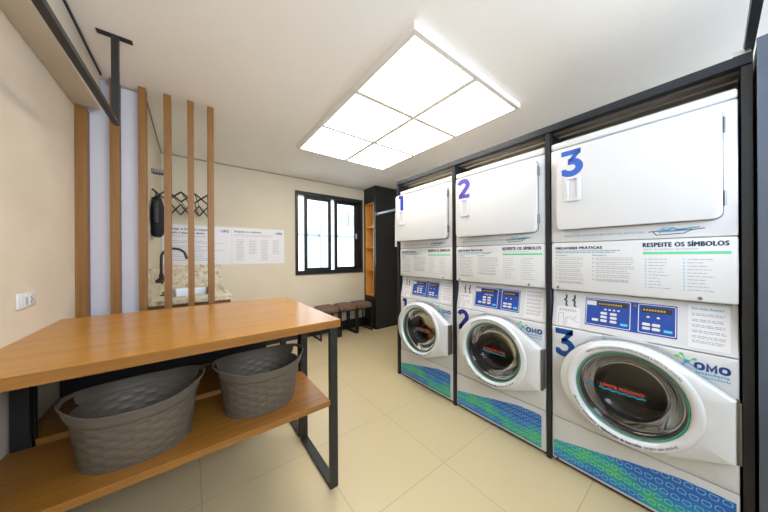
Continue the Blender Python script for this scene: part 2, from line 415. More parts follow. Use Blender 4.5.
# ---------------------------------------------------------------- ceiling light
t = empty('ceiling_light', (1.54, 1.875, CZ), 'large white ceiling light with six square glowing panels', 'ceiling light')
b = nb(); X0, X1, Y0, Y1, ZB = -.60, .60, -.925, .925, -.045
for a in ((X0, X0 + .03, Y0, Y1), (X1 - .03, X1, Y0, Y1), (X0 + .03, X1 - .03, Y0, Y0 + .03), (X0 + .03, X1 - .03, Y1 - .03, Y1)):
    box(b, *a, ZB, 0)
box(b, -.021, .021, Y0 + .03, Y1 - .03, ZB, 0)
for k in (1, 2):
    y = Y0 + .03 + (1.79) * k / 3; box(b, X0 + .03, -.021, y - .019, y + .019, ZB, 0); box(b, .021, X1 - .03, y - .019, y + .019, ZB, 0)
build('frame', b, m_lightfr, t)
for i in range(2):
    for j in range(3):
        y = Y0 + .03 + 1.79 * j / 3; xa = X0 + .03 if i == 0 else .021
        build('light_panel', box(nb(), xa, xa + .549, y + (.019 if j else 0), y + 1.79 / 3 - (.019 if j < 2 else 0), ZB + .004, ZB + .016), m_panel, t)

# ---------------------------------------------------------------- wooden slats (floor to ceiling screen)
slx = [(-.597, -.545), (-.439, -.394), (-.297, -.255), (-.158, -.115), (-.016, .025), (.115, .158)]
sl_lab = ['full-height oak slat touching the left wall beneath the plaster beam', 'full-height oak slat directly behind the hanging black rail',
          'oak slat standing at the right edge of the white panel with a daylight tint', 'oak slat just right of the black towel, in front of the tap',
          'second oak slat from the right end of the screen, in front of the sink', 'rightmost oak slat of the screen, in front of the wall posters']
for (x0, x1), lb in zip(slx, sl_lab):
    o = build('wooden_slat', box(nb(), -(x1 - x0) / 2, (x1 - x0) / 2, 0, .075, 0, CZ if x0 > -.5 else 2.284, .0015, 1), m_slat, None)
    o.location = ((x0 + x1) / 2, 2.52, 0); props(o, lb, 'slat', 'oak slats of the screen behind the table')

# ---------------------------------------------------------------- hanging clothes rail
t = empty('clothes_rail', (-.330, 2.035, CZ), 'black steel clothes rail hanging from the ceiling on a T-shaped bracket', 'clothes rail')
build('ceiling_plate', box(nb(), -.072, .070, -.018, .018, -.006, 0, .001, 1), m_steelb, t)
build('drop_post', box(nb(), -.015, .015, -.015, .015, 2.06 - CZ, -.006), m_steelb, t)
build('rail', box(nb(), -.012, .014, -2.9, .015, 2.035 - CZ, 2.06 - CZ, .002, 1), m_steelb, t).rotation_euler = (0, 0, math.radians(-1.5))

# ---------------------------------------------------------------- wall socket
t = empty('power_socket', (-.597, 1.894, 1.10), 'white double power socket plate on the left wall above the wooden table', 'socket')
build('plate', box(nb(), 0, .009, -.078, .078, -.035, .035, .003), m_whitep, t, smooth=True)
for dy in (-.022, .022):
    s_ = build('socket_insert', box(nb(), .009, .0125, dy - .018, dy + .018, -.024, .024, .002), m_whitep, t, smooth=True)
    b = nb()
    for dz in (-.010, .010, 0): tube(b, [(.0122, dy + (.005 if dz == 0 else -.003), dz), (.0135, dy + (.005 if dz == 0 else -.003), dz)], .0035, 8)
    build('contact_hole', b, m_gasket, s_)

# ---------------------------------------------------------------- folding table
TX0, TX1, TY0, TY1, TZ = -.596, .67, 1.282, 2.30, .934
t = empty('folding_table', (0, 1.79, 0), 'large oak-topped folding table with lower shelf and black steel legs against the left wall', 'table')
def tl(a): return (a[0], a[1], a[2] - 1.79, a[3] - 1.79, a[4], a[5])
build('tabletop', box(nb(), *tl((TX0, TX1, TY0, TY1, TZ - .002, TZ))), m_oak, t)
build('tabletop_edge', box(nb(), *tl((TX0, TX1, TY0, TY1, TZ - .041, TZ - .002))), m_oake, t)
build('shelf', box(nb(), *tl((TX0, .606, 1.282, 1.74, .467, .497)), .001, 1), m_oake, t)
build('shelf', box(nb(), *tl((TX0, .606, 1.80, 2.27, .467, .497)), .001, 1), m_oake, t)
for (ya, yb) in ((1.285, 1.77), (1.80, 2.27)):
    for xa in (.607, -.59):
        b = nb(); w_ = .046 if xa > 0 else .05
        box(b, *tl((xa, xa + w_, ya, ya + .022, 0, TZ - .041)), .001, 1); box(b, *tl((xa, xa + w_, yb - .022, yb, 0, TZ - .041)), .001, 1)
        box(b, *tl((xa, xa + w_, ya + .022, yb - .022, 0, .02))); box(b, *tl((xa, xa + w_, ya + .022, yb - .022, TZ - .061, TZ - .041)))
        build('leg_frame', b, m_steelb, t)
build('back_panel', box(nb(), *tl((TX0, .50, 2.272, 2.285, .50, TZ - .041))), m_dark, t)
for y in (1.77, 1.83):
    build('stretcher', box(nb(), *tl((-.54, .607, y - .012, y + .008, TZ - .085, TZ - .06))), m_steelb, t)
b = nb(); polyprism(b, [(-.055, TZ - .041), (.0, TZ - .041), (-.012, TZ - .06), (.0, TZ - .10), (-.055, TZ - .10), (-.04, TZ - .06)], 1.50 - 1.79, 1.52 - 1.79)
build('bracket', b, m_oake, t)

# ---------------------------------------------------------------- laundry baskets
def basket(x, y, z, rz, label):
    r_ = empty('laundry_basket', (x, y, z), label, 'laundry basket', rz, 'taupe laundry baskets on the shelf of the wooden table')
    n, rows = 144, 40
    def prof(a, f, inner=0.0, wave=True):
        ca, sa = math.cos(a), math.sin(a)
        hx = .172 + .030 * f ** .9; hy = .144 + .036 * f ** .9
        end = abs(ca) ** 6
        top = .222 + .030 * abs(ca) ** 3
        zz = top * f
        ex = 2.25
        rr = (abs(ca / hx) ** ex + abs(sa / hy) ** ex) ** (-1 / ex)
        if f > .80: rr += .008 * min(1, (f - .80) / .03)
        if wave and f < .79 and f > .04:
            rowi = int(f * 12); ph = f * 12 - rowi
            rr += -.0034 * max(0, math.sin(a * 12 + (rowi % 2) * PI)) ** .6 * math.sin(PI * ph) ** 1.5
        if end > .4 and f > .82: rr += .012 * (end - .4) / .6 * math.sin(PI * min(1, (f - .82) / .18) * .5)
        rr -= inner
        return (rr * ca, rr * sa, zz)
    b = nb(); G = [[b.verts.new(prof(2 * PI * k / n, j / rows)) for k in range(n)] for j in range(rows + 1)]
    G2 = [[b.verts.new(prof(2 * PI * k / n, max(j / rows, .015), .0045)) for k in range(n)] for j in range(rows + 1)]
    def hole(j, k):
        a = 2 * PI * (k + .5) / n; f = (j + .5) / rows
        da = min(abs(a), abs(a - 2 * PI), abs(a - PI)); return da < .36 and .80 < f < .955 - .0 * da
    for j in range(rows):
        for k in range(n):
            k2 = (k + 1) % n
            if hole(j, k):
                # inner walls of the handle opening
                for (jj, kk, e0, e1) in ((j, (k - 1) % n, (j, k), (j + 1, k)), (j, (k + 1) % n, (j, k2), (j + 1, k2)), (j - 1, k, (j, k), (j, k2)), (j + 1, k, (j + 1, k), (j + 1, k2))):
                    if not hole(jj, kk):
                        b.faces.new((G[e0[0]][e0[1]], G[e1[0]][e1[1]], G2[e1[0]][e1[1]], G2[e0[0]][e0[1]]))
                continue
            b.faces.new((G[j][k], G[j][k2], G[j + 1][k2], G[j + 1][k])); b.faces.new((G2[j][k2], G2[j][k], G2[j + 1][k], G2[j + 1][k2]))
    b.faces.new([G[0][k] for k in range(n)][::-1]); b.faces.new([G2[0][k] for k in range(n)])
    for k in range(n): b.faces.new((G[rows][k], G[rows][(k + 1) % n], G2[rows][(k + 1) % n], G2[rows][k]))
    build('body', b, m_basket, r_, smooth=True)
    b = nb(); ring = []
    for k in range(n):
        p = prof(2 * PI * k / n, 1.0); ring.append((p[0], p[1], p[2]))
    tube(b, ring, .0042, 8, closed=True)
    build('rim', b, m_basket, r_, smooth=True)
    return r_
basket(-.172, 1.492, .4975, .02, 'taupe oval plastic laundry basket on the lower shelf, the nearer and left of the two')
basket(.305, 1.518, .4975, .0, 'taupe oval plastic laundry basket on the lower shelf beside the black table legs')

# ---------------------------------------------------------------- sink corner
t = empty('sink_cabinet', (.0, 3.37, 0), 'dark wood base cabinet under the granite sink counter', 'cabinet')
b = nb(); box(b, -.272, .285, -.57, -.552, .08, .895); box(b, -.272, .285, .557, .575, .08, .895); box(b, -.272, .285, -.552, .557, .08, .098); box(b, -.272, -.262, -.552, .557, .098, .895); box(b, .267, .285, -.552, .557, .85, .895)
build('body', b, m_oake, t)
for y0, y1 in ((-.56, -.0), (.005, .57)):
    d_ = build('door', box(nb(), .285, .303, y0, y1, .09, .89, .002, 1), m_oake, t)
    build('handle', box(nb(), .303, .318, (y0 if y0 > -.1 else y1) - .01, (y0 if y0 > -.1 else y1) + .01, .6, .75, .002, 1), m_steelb, d_)
build('plinth', box(nb(), -.272, .26, -.55, .575, 0, .08), m_black, t)
t = empty('sink_counter', (.0, 3.37, .895), 'speckled beige granite counter with a steel sink behind the oak slats', 'counter')
b = nb()
box(b, -.272, .312, -.63, -.42, 0, .035); box(b, -.272, .312, .31, .588, 0, .035); box(b, -.272, -.16, -.42, .31, 0, .035); box(b, .17, .312, -.42, .31, 0, .035)
build('worktop', b, m_granite, t)
b = nb(); box(b, -.272, .312, .568, .588, .035, .30); box(b, -.272, -.254, -.63, .568, .035, .30)
build('backsplash', b, m_granite, t)
b = nb(); loops(b, [[(x, y, z) for x, y in rrect(x0, x1, y0, y1, rr, 5)] for (x0, x1, y0, y1, rr, z) in
    ((-.175, .185, -.435, .325, .03, .0365), (-.175, .185, -.435, .325, .03, .040), (-.155, .165, -.415, .305, .03, .040), (-.15, .16, -.41, .30, .03, -.0), (-.14, .15, -.40, .29, .04, -.16))], cap0=False, cap1=True)
build('basin', b, m_basin, t, smooth=True)
build('edge_strip', box(nb(), .268, .280, -.42, .56, .0355, .046, .002, 1), m_chrome, t)
t = empty('tap', (-.254, 3.22, 1.07), 'black gooseneck kitchen tap on the wall above the sink', 'tap')
b = nb(); pts = [(.03, 0, 0), (.03, 0, .22)] + [(.03 + .095 * (1 - math.cos(a)), 0, .22 + .085 * math.sin(a)) for a in [PI * k / 12 for k in range(1, 11)]] + [(.225, -.0, .20)]
tube(b, pts, .0115, 12); build('spout', b, m_steelb, t, smooth=True)
b = nb(); tube(b, [(.0, 0, 0), (.05, 0, 0)], .016); tube(b, [(.03, -.13, 0), (.03, .12, 0)], .012); tube(b, [(.03, .0, -.012), (.03, 0, .06)], .017)
build('mixer_body', b, m_steelb, t, smooth=True)
for y in (-.14, .13):
    b = nb(); tube(b, [(.0, y, 0), (.055, y, 0)], .016); tube(b, [(.045, y, -.025), (.045, y, .03)], .008)
    build('handle', b, m_steelb, t, smooth=True)
t = empty('sink_stopper', (-.205, 3.13, .931), 'small dark sink stopper standing on the granite counter', 'stopper')
b = nb(); tube(b, [(0, 0, 0), (0, 0, .008)], [.026, .022], 16); build('disc', b, m_steelb, t, smooth=True)
b = nb(); tube(b, [(0, 0, .008), (0, 0, .03)], .005, 8); tube(b, [(0, 0, .03), (0, 0, .038)], .009, 10); build('knob', b, m_steelb, t, smooth=True)

# small ribbed bracket high on the side wall
t = empty('wall_bracket', (-.274, 3.05, 2.06), 'small grey ribbed bracket high on the side wall above the hanging towel', 'bracket')
build('arm', box(nb(), 0, .10, -.03, .03, -.012, .022, .002, 1), m_gunm, t)
for k in range(5): build('rib', box(nb(), .012 + k * .018, .020 + k * .018, -.035, .035, -.018, -.010), m_steelb, t)

# extendable scissor drying rack
t = empty('drying_rack', (-.274, 3.5, 1.86), 'black scissor-arm drying rack stretched out above the sink', 'drying rack')
def stick(name, a, c, r): return build(name, tube(nb(), [a, c], r, 8), m_steelb, t)
for y, x0, x1, nc, za in ((-.45, .0, .41, 4, .045), (.38, .09, .45, 4, .062)):
    for k in range(nc):
        xa = x0 + (x1 - x0) * k / nc; xb = x0 + (x1 - x0) * (k + 1) / nc
        stick('scissor_arm', (xa, y, za), (xb, y + .012, -za), .0075); stick('scissor_arm', (xa, y + .012, -za), (xb, y, za), .0075)
for k in range(1, 5):
    for dz, e in ((.045, .062), (-.045, -.062)):
        stick('cross_bar', (.41 * k / 4, -.45, dz), (.09 + .36 * k / 4, .38, e), .005)
stick('wall_mount', (.09, .38, -.062), (.09, .458, -.062), .008); stick('wall_mount', (.09, .38, .062), (.09, .458, .062), .008)

# towel and brush
t = empty('towel', (-.235, 2.97, 1.80), 'black towel hanging from the scissor drying rack', 'towel')
b = nb(); n = 26; L_ = []
for (z, wy, wx) in ((.05, .02, .012), (.02, .07, .024), (-.05, .105, .036), (-.15, .12, .042), (-.25, .126, .044), (-.30, .12, .038), (-.325, .085, .02)):
    L_.append([(wx * math.sin(2 * PI * k / n) * (1 + .25 * math.sin(5 * 2 * PI * k / n + z * 9)), .08 + wy * math.cos(2 * PI * k / n), z) for k in range(n)])
loops(b, L_); build('cloth', b, m_towelb, t, smooth=True)
build('hanging_loop', tube(nb(), [(-.01, .08, .04), (-.015, .06, .075), (-.01, .08, .09), (-.008, .10, .075), (-.01, .08, .04)], .003, 6), m_towelb, t)
t = empty('lint_brush', (-.235, 2.90, 1.72), 'black ribbed brush hanging just left of the black towel', 'brush')
build('handle', box(nb(), -.012, .012, -.02, .04, -.13, .06, .005), m_steelb, t, smooth=True)
b = nb()
for k in range(9): box(b, .0, .02, -.032, -.018, -.12 + k * .018, -.112 + k * .018)
build('bristle', b, m_gasket, t)

# posters
def poster(x0, x1, label, kind):
    t = empty('poster', ((x0 + x1) / 2, BY, 1.19), label, 'poster', 0, 'white laundry instruction posters on the back wall')
    hw = (x1 - x0) / 2
    build('sheet', box(nb(), -hw, hw, -.006, 0, 0, .50), m_paper, t)
    y = -.0068
    b = nb()
    put_text(b, 'OMO', hw - .115, hw - .03, .425, .034, y, .035); build('logo_text', b, m_logo, t); b = nb()
    if kind: put_text(b, 'Respeite os símbolos', -hw + .03, .02, .435, .026, y, .02)
    else:
        put_text(b, 'Ao chegar na lavanderia compartilhada', -hw + .04, hw - .20, .435, .026, y, .02); build('heading', b, m_text, t); b = nb()
        put_text(b, 'respeite o espaço dos demais', -hw + .04, hw - .30, .39, .026, y, .02)
    build('heading', b, m_text, t)
    b = nb()
    if kind:
        dashes(b, -hw + .03, .2, .405, .385, 2, y, .005)
        for c_ in range(4): dashes(b, -hw + .05 + c_ * .155, -hw + .15 + c_ * .155, .335, (.06, .14, .05, .15)[c_], (14, 10, 14, 9)[c_], y, .006)
    else:
        dashes(b, -hw + .04, hw - .25, .36, .36, 1, y, .008)
        for z in (.30, .235, .185, .13, .08): dashes(b, -hw + .04, hw - .06, z, z - .022, 2, y, .006, ragged=.5)
    build('printed_text', b, m_grey, t)
    b = nb()
    for a in range(4): ribbon(b, [(hw - .14 + .004 * math.cos(a * 1.6), .443 + .004 * math.sin(a * 1.6)), (hw - .14 + .014 * math.cos(a * 1.6), .443 + .014 * math.sin(a * 1.6))], .005, y, y + .0005)
    build('logo', b, m_lgreen, t)
poster(-.27, .44, 'white printed poster partly hidden behind the oak slats and the tap', 0)
poster(.446, 1.127, 'white printed poster with four columns of symbols left of the window', 1)

# ---------------------------------------------------------------- stools
def stool(x0, x1, label):
    xc, hw = (x0 + x1) / 2, (x1 - x0) / 2
    t = empty('stool', (xc, 3.77, 0), label, 'stool', 0, 'brown cushioned stools under the window')
    P = 28; L_ = []
    for z, f in ((.405, .95), (.415, 1.0), (.445, 1.01), (.468, .985), (.485, .90), (.495, .72), (.499, .4)):
        L_.append([(hw * f * x, .165 * f * y, z) for x, y in [(math.copysign(abs(math.cos(a)) ** .35, math.cos(a)), math.copysign(abs(math.sin(a)) ** .35, math.sin(a))) for a in [2 * PI * (k + .5) / P for k in range(P)]]])
    build('cushion', loops(nb(), L_), m_brown, t, smooth=True)
    build('seat_frame', box(nb(), -hw + .006, hw - .006, -.155, .155, .39, .405), m_steelb, t)
    for s in (-1, 1):
        xx = s * (hw - .015)
        b = nb(); box(b, xx - .011, xx + .011, -.155, -.133, 0, .39); box(b, xx - .011, xx + .011, .133, .155, 0, .39); box(b, xx - .011, xx + .011, -.133, .133, 0, .02)
        build('leg_frame', b, m_steelb, t)
for x0, x1, lb in ((1.55, 1.885, 'brown cushioned stool with black frame, nearest the wooden table'), (1.89, 2.20, 'brown cushioned stool, the middle one of the row under the window'), (2.205, 2.52, 'brown cushioned stool beside the black wardrobe')):
    stool(x0, x1, lb)

# ---------------------------------------------------------------- wardrobe with honey niches
t = empty('wardrobe', (2.86, 3.775, 0), 'tall black wardrobe with a column of honey-coloured open niches in the corner', 'wardrobe')
def wb(a): return (a[0] - 2.86, a[1] - 2.86, a[2] - 3.775, a[3] - 3.775, a[4], a[5])
b = nb()
box(b, *wb((2.80, 3.13, 3.59, 3.955, 0, CZ - .003)))
box(b, *wb((2.572, 2.80, 3.59, 3.645, 0, CZ - .003))); box(b, *wb((2.572, 2.80, 3.905, 3.955, 0, CZ - .003)))
box(b, *wb((2.572, 2.80, 3.645, 3.905, 0, .575))); box(b, *wb((2.572, 2.80, 3.645, 3.905, 2.24, CZ - .003)))
build('carcass', b, m_black, t)
b = nb(); th = .014
box(b, *wb((2.566, 2.79, 3.645, 3.645 + th, .575, 2.24))); box(b, *wb((2.566, 2.79, 3.905 - th, 3.905, .575, 2.24))); box(b, *wb((2.785, 2.798, 3.645, 3.905, .575, 2.24)))
box(b, *wb((2.566, 2.79, 3.645, 3.905, .575, .575 + th))); box(b, *wb((2.566, 2.79, 3.645, 3.905, 2.24 - th, 2.24)))
build('niche_lining', b, m_niche, t)
for z in (1.03, 1.435, 1.80): build('niche_shelf', box(nb(), *wb((2.568, 2.786, 3.659, 3.891, z, z + .018))), m_niche, t)
# coat rail from wardrobe to machine rack and the white cloth on it
t = empty('coat_rail', (2.60, 3.59, 2.03), 'silver flat coat rail sticking out from the black wardrobe', 'rail')
build('bar', box(nb(), -.006, .006, -1.44, -.0, -.018, .018, .002, 1), m_gunm, t)
build('end_plate', box(nb(), -.03, .03, -.008, 0, -.03, .03, .002, 1), m_gunm, t)
t = empty('hanging_cloth', (2.60, 2.93, 1.98), 'pale cloth hanging from the coat rail behind machine stack 1', 'cloth')
b = nb(); L_ = []
for z, wy in ((.07, .02), (.04, .10), (0, .19), (-.2, .20), (-.54, .205)):
    L_.append([(.018 * math.sin(2 * PI * k / 40) * (1 + .5 * math.sin(7 * 2 * PI * k / 40)) + .03, wy * math.cos(2 * PI * k / 40), z) for k in range(40)])
loops(b, L_); build('fabric', b, m_cloth, t, smooth=True)
build('hanger_hook', tube(nb(), [(.03, 0, .07), (.03, 0, .09), (.0, 0, .078), (-.02, 0, .05)], .003, 8), m_gunm, t)

# ---------------------------------------------------------------- rack around the machines
ML = [.619, 1.338, 2.062]          # left edges (world Y) of stacks 3, 2, 1
t = empty('machine_rack', (1.8, 1.0, 0), 'graphite metal frame with louvred top enclosing the three machine stacks', 'rack')
def rl(a): return (a[0] - 1.8, a[1] - 1.8, a[2] - 1.0, a[3] - 1.0, a[4], a[5])
posts = [(2.082, 2.112), (1.342, 1.372), (.6225, .6485), (-.102, -.074)]
for i, (y0, y1) in enumerate(posts):
    build('post', box(nb(), *rl((1.80, 1.845, y0, y1, 0, 2.105 if i != 3 else 2.06)), .001, 1), m_rack if i != 3 else m_dark, t)
    build('side_panel', box(nb(), *rl((1.846, 2.60, y0 + .006, y1 - .006, 0, 2.05))), m_dark, t)
    build('cross_beam', box(nb(), *rl((1.846, 2.60, y0, y1, 2.05, 2.085))), m_dark, t)
build('front_beam', box(nb(), *rl((1.79, 1.835, -.102, 2.082, 2.062, 2.104)), .001, 1), m_rack, t)
build('back_panel', box(nb(), *rl((2.60, 2.615, -.10, 2.11, 0, 2.104))), m_dark, t)
for k in range(9):
    x = 1.862 + k * .085
    for (a, c_) in ((-.073, .6215), (.6495, 1.341), (1.373, 2.081)):
        build('louvre_slat', box(nb(), *rl((x, x + .058, a, c_, 2.062, 2.088))), m_louv, t)
build('corner_bracket', box(nb(), *rl((1.790, 1.815, -.10, -.055, 2.1045, 2.124)), .002, 1), m_chrome, t)

o = build('overhead_track', box(nb(), -1.1, 0, -.012, .012, -.02, .02), m_rack); o.location = (1.86, -.094, 2.145)
props(o, 'dark metal overhead track running across the room from the top of the dark panel', 'track')
t = empty('tall_panel_cabinet', (2.1, -.45, 0), 'tall dark blue-grey cabinet panel at the right end, beside machine stack 3', 'cabinet')
build('side_panel', box(nb(), -.32, -.30, -.33, .34, 0, 2.145, .001, 1), m_tallp, t)
build('carcass', box(nb(), -.30, .5, -.33, .34, .0, 2.12), m_dark, t)

# ---------------------------------------------------------------- washers and dryers
Wd = .686
def digit(n, x0, x1, z0, z1, y, bm):
    A = lambda u, v: (x0 + u * (x1 - x0), z0 + v * (z1 - z0)); w_ = .34 * (x1 - x0)
    if n == 1:
        ribbon(bm, [A(.22, .91), A(.66, .91), ], 0.21 * (z1 - z0), y, y + .0006); ribbon(bm, [A(.60, 1.0), A(.60, 0)], w_ * 1.05, y, y + .0006)
    if n == 2:
        P = [A(.46 + .36 * math.cos(math.radians(a)), .68 + .23 * math.sin(math.radians(a))) for a in range(165, -45, -15)]
        ribbon(bm, P + [A(.30, .16)], w_, y, y + .0006); ribbon(bm, [A(.08, .085), A(.96, .085)], .20 * (z1 - z0), y, y + .0006)
        polyprism(bm, [A(.08, .0), A(.08, .18), A(.24, .30), A(.5, .17)], y, y + .0005)
    if n == 3:
        ribbon(bm, [A(.05, .91), A(.90, .91)], .20 * (z1 - z0), y, y + .0006)
        polyprism(bm, [A(.90, .995), A(.90, .86), A(.56, .56), A(.34, .56), A(.34, .52), A(.34, .60), A(.64, .88)], y, y + .0005)
        P = [A(.34, .56), A(.5, .555)] + [A(.46 + .38 * math.cos(math.radians(a)), .33 + .24 * math.sin(math.radians(a))) for a in range(70, -150, -15)]
        ribbon(bm, P + [A(.06, .17)], w_ * .95, y, y + .0006)
    return bm
def ray_hull(th, hull, cx, cz):
    dx, dz = math.cos(th), math.sin(th); best = 0
    for (ax, az), (bx_, bz) in zip(hull, hull[1:] + hull[:1]):
        ex, ez = bx_ - ax, bz - az; den = dx * ez - dz * ex
        if abs(den) < 1e-9: continue
        tt = ((ax - cx) * ez - (az - cz) * ex) / den; uu = ((ax - cx) * dz - (az - cz) * dx) / den
        if tt > 0 and -1e-6 <= uu <= 1 + 1e-6: best = max(best, tt)
    return best
def convex(P):
    P = sorted(P); H = []
    def half(Q):
        h = []
        for p in Q:
            while len(h) > 1 and (h[-1][0] - h[-2][0]) * (p[1] - h[-2][1]) - (h[-1][1] - h[-2][1]) * (p[0] - h[-2][0]) <= 0: h.pop()
            h.append(p)
        return h[:-1]
    return half(P) + half(P[::-1])

def dryer(k, yl, ajar, nm):
    t = empty('dryer', (1.806, yl, 1.073), 'white stacked tumble dryer marked 3, the nearest and rightmost' if k == 3 else ('white stacked tumble dryer marked 2 in violet, the middle one' if k == 2 else 'white stacked tumble dryer marked 1 with its door ajar, farthest back'), 'dryer', -PI / 2, 'stacked dryers')
    Z = lambda z: z - 1.073
    build('cabinet', box(nb(), 0.002, Wd - .002, .022, .72, 0.004, Z(1.975), .012, 3), m_white, t, smooth=True)
    build('top_cap', box(nb(), 0, Wd, .0, .05, Z(1.942), Z(1.984), .010, 3), m_white, t, smooth=True)
    build('front_panel', box(nb(), 0, Wd, .002, .03, Z(1.367), Z(1.939), .005, 2), m_white, t, smooth=True)
    ip = build('instruction_panel', box(nb(), 0, Wd, -.002, .04, Z(1.076), Z(1.364), .009, 3), m_offw, t, smooth=True)
    for sx in (.035, .585):
        build('screw', lathe(nb(), [(0, -.006), (.006, -.0055), (.0075, -.003), (.0075, .0)], 12, sx, Z(1.092)), m_gunm, ip, smooth=True)
    y = -.0027
    b = nb(); put_text(b, 'MELHORES PRÁTICAS', .026, .247, Z(1.324), .0135, y, .05); build('heading_text', b, m_text, ip); b = nb(); put_text(b, 'RESPEITE OS SÍMBOLOS', .407, .662, Z(1.327), .0205, y, .045)
    build('heading_text', b, m_text, ip); b = nb(); put_text(b, 'Lavagem', .026, .085, Z(1.285), .007, y, .01); put_text(b, 'Secagem', .205, .265, Z(1.285), .007, y, .01)
    build('heading_text', b, m_text, ip)
    b = nb(); put_text(b, 'antes de colocar na máquina', .407, .58, Z(1.312), .008, y); build('subheading', b, m_tealink, ip); b = nb(); dashes(b, .026, .34, Z(1.313), Z(1.303), 2, y, .0042); build('subheading', b, m_tealink, ip)
    r2 = random.Random(3)
    for xx in (.410, .534):
        b = nb()
        for i in range(10): quad(b, xx + .002, xx + .008, Z(1.2665 - i * .0155 - .004), Z(1.2665 - i * .0155 + .004), y)
        build('icon_print', b, m_icon, ip)
    b = nb(); quad(b, .406, .668, Z(1.291), Z(1.303), y + .0002); build('green_bar', b, m_green, ip)
    for c0, c1, rws in ((.026, .17, 7), (.205, .385, 6)):
        b = nb()
        for i in range(rws):
            z = 1.272 - i * .0235 - (0.0 if i else 0)
            quad(b, c0, c0 + .006, Z(z - .006), Z(z + .001), y)
            dashes(b, c0 + .014, c1, Z(z), Z(z - .010), 2 + (i == rws - 1), y, .003, r2)
        build('printed_text', b, m_grey, ip)
    for xx, x2 in ((.425, .505), (.549, .64)):
        b = nb()
        for i in range(10):
            z = 1.2665 - i * .0155; dashes(b, xx, x2 - r2.random() * .04, Z(z), Z(z), 1, y, .003, r2)
        build('printed_text', b, m_grey, ip)
    # lower strip of front panel
    b = nb(); put_text(b, 'APÓS O USO, RETIRAR O SEU FELPO DA SECADORA', .069, .41, Z(1.398), .009, .0015, .012); build('notice_text', b, m_tealink, t)
    b = nb()
    ribbon(b, [(.425, Z(1.400)), (.44, Z(1.402)), (.452, Z(1.384)), (.54, Z(1.388)), (.562, Z(1.402)), (.60, Z(1.407))], .0035, .0012, .0018)
    ribbon(b, [(.44, Z(1.402)), (.565, Z(1.404))], .003, .0012, .0018)
    build('emblem_outline', b, m_text, t)
    b = nb()
    ribbon(b, [(.455, Z(1.405)), (.475, Z(1.418)), (.50, Z(1.415)), (.49, Z(1.406))], .003, .0010, .0018); ribbon(b, [(.462, Z(1.394)), (.475, Z(1.410)), (.49, Z(1.405)), (.505, Z(1.416)), (.52, Z(1.407)), (.585, Z(1.413))], .0055, .0008, .0014)
    ribbon(b, [(.47, Z(1.398)), (.55, Z(1.400))], .003, .0008, .0014)
    build('emblem_print', b, m_tealink, t)
    # door, hinged on the right
    d = empty('door', (.646, 0, 0), None, None); d.parent = t; d.rotation_euler = (0, 0, math.radians(ajar))
    del_props(d)
    build('door_panel', slab_xz(nb(), rrect(-.604, 0, Z(1.441), Z(1.909), .028), -.030, -.006, .004), m_white, d, smooth=True)
    build('door_seal', slab_xz(nb(), rrect(-.600, .0035, Z(1.4375), Z(1.9125), .030), -.006, 0, .001), m_seal, d)
    build('number_decal', digit(k, -.604 + .022, -.604 + .132, Z(1.752), Z(1.902), -.0306, nb()), nm, d, label='large number %d decal' % k)
    b = nb(); P = rrect(-.563, -.485, Z(1.605), Z(1.745), .008, 3); Q = rrect(-.551, -.50, Z(1.617), Z(1.733), .006, 3); Q2 = rrect(-.549, -.502, Z(1.62), Z(1.73), .006, 3)
    loops(b, [[(x, -.0300, z) for x, z in P], [(x, -.039, z) for x, z in P], [(x, -.040, z) for x, z in Q], [(x, -.031, z) for x, z in Q2]], cap0=False)
    h_ = build('handle_cup', b, m_whitep, d, smooth=True)
    build('grip', box(nb(), -.553, -.540, -.044, -.032, Z(1.622), Z(1.728), .004), m_whitep, h_, smooth=True)
    for z0 in (1.806, 1.495):
        b = nb(); tube(b, [(.652, -.020, Z(z0)), (.652, -.020, Z(z0 + .062))], .0042, 10); box(b, .6495, .6545, -.020, .003, Z(z0 + .002), Z(z0 + .06))
        build('hinge', b, m_gunm, t, smooth=True)
    return t
def del_props(o):
    for k in ('label', 'category', 'group'):
        if k in o: del o[k]

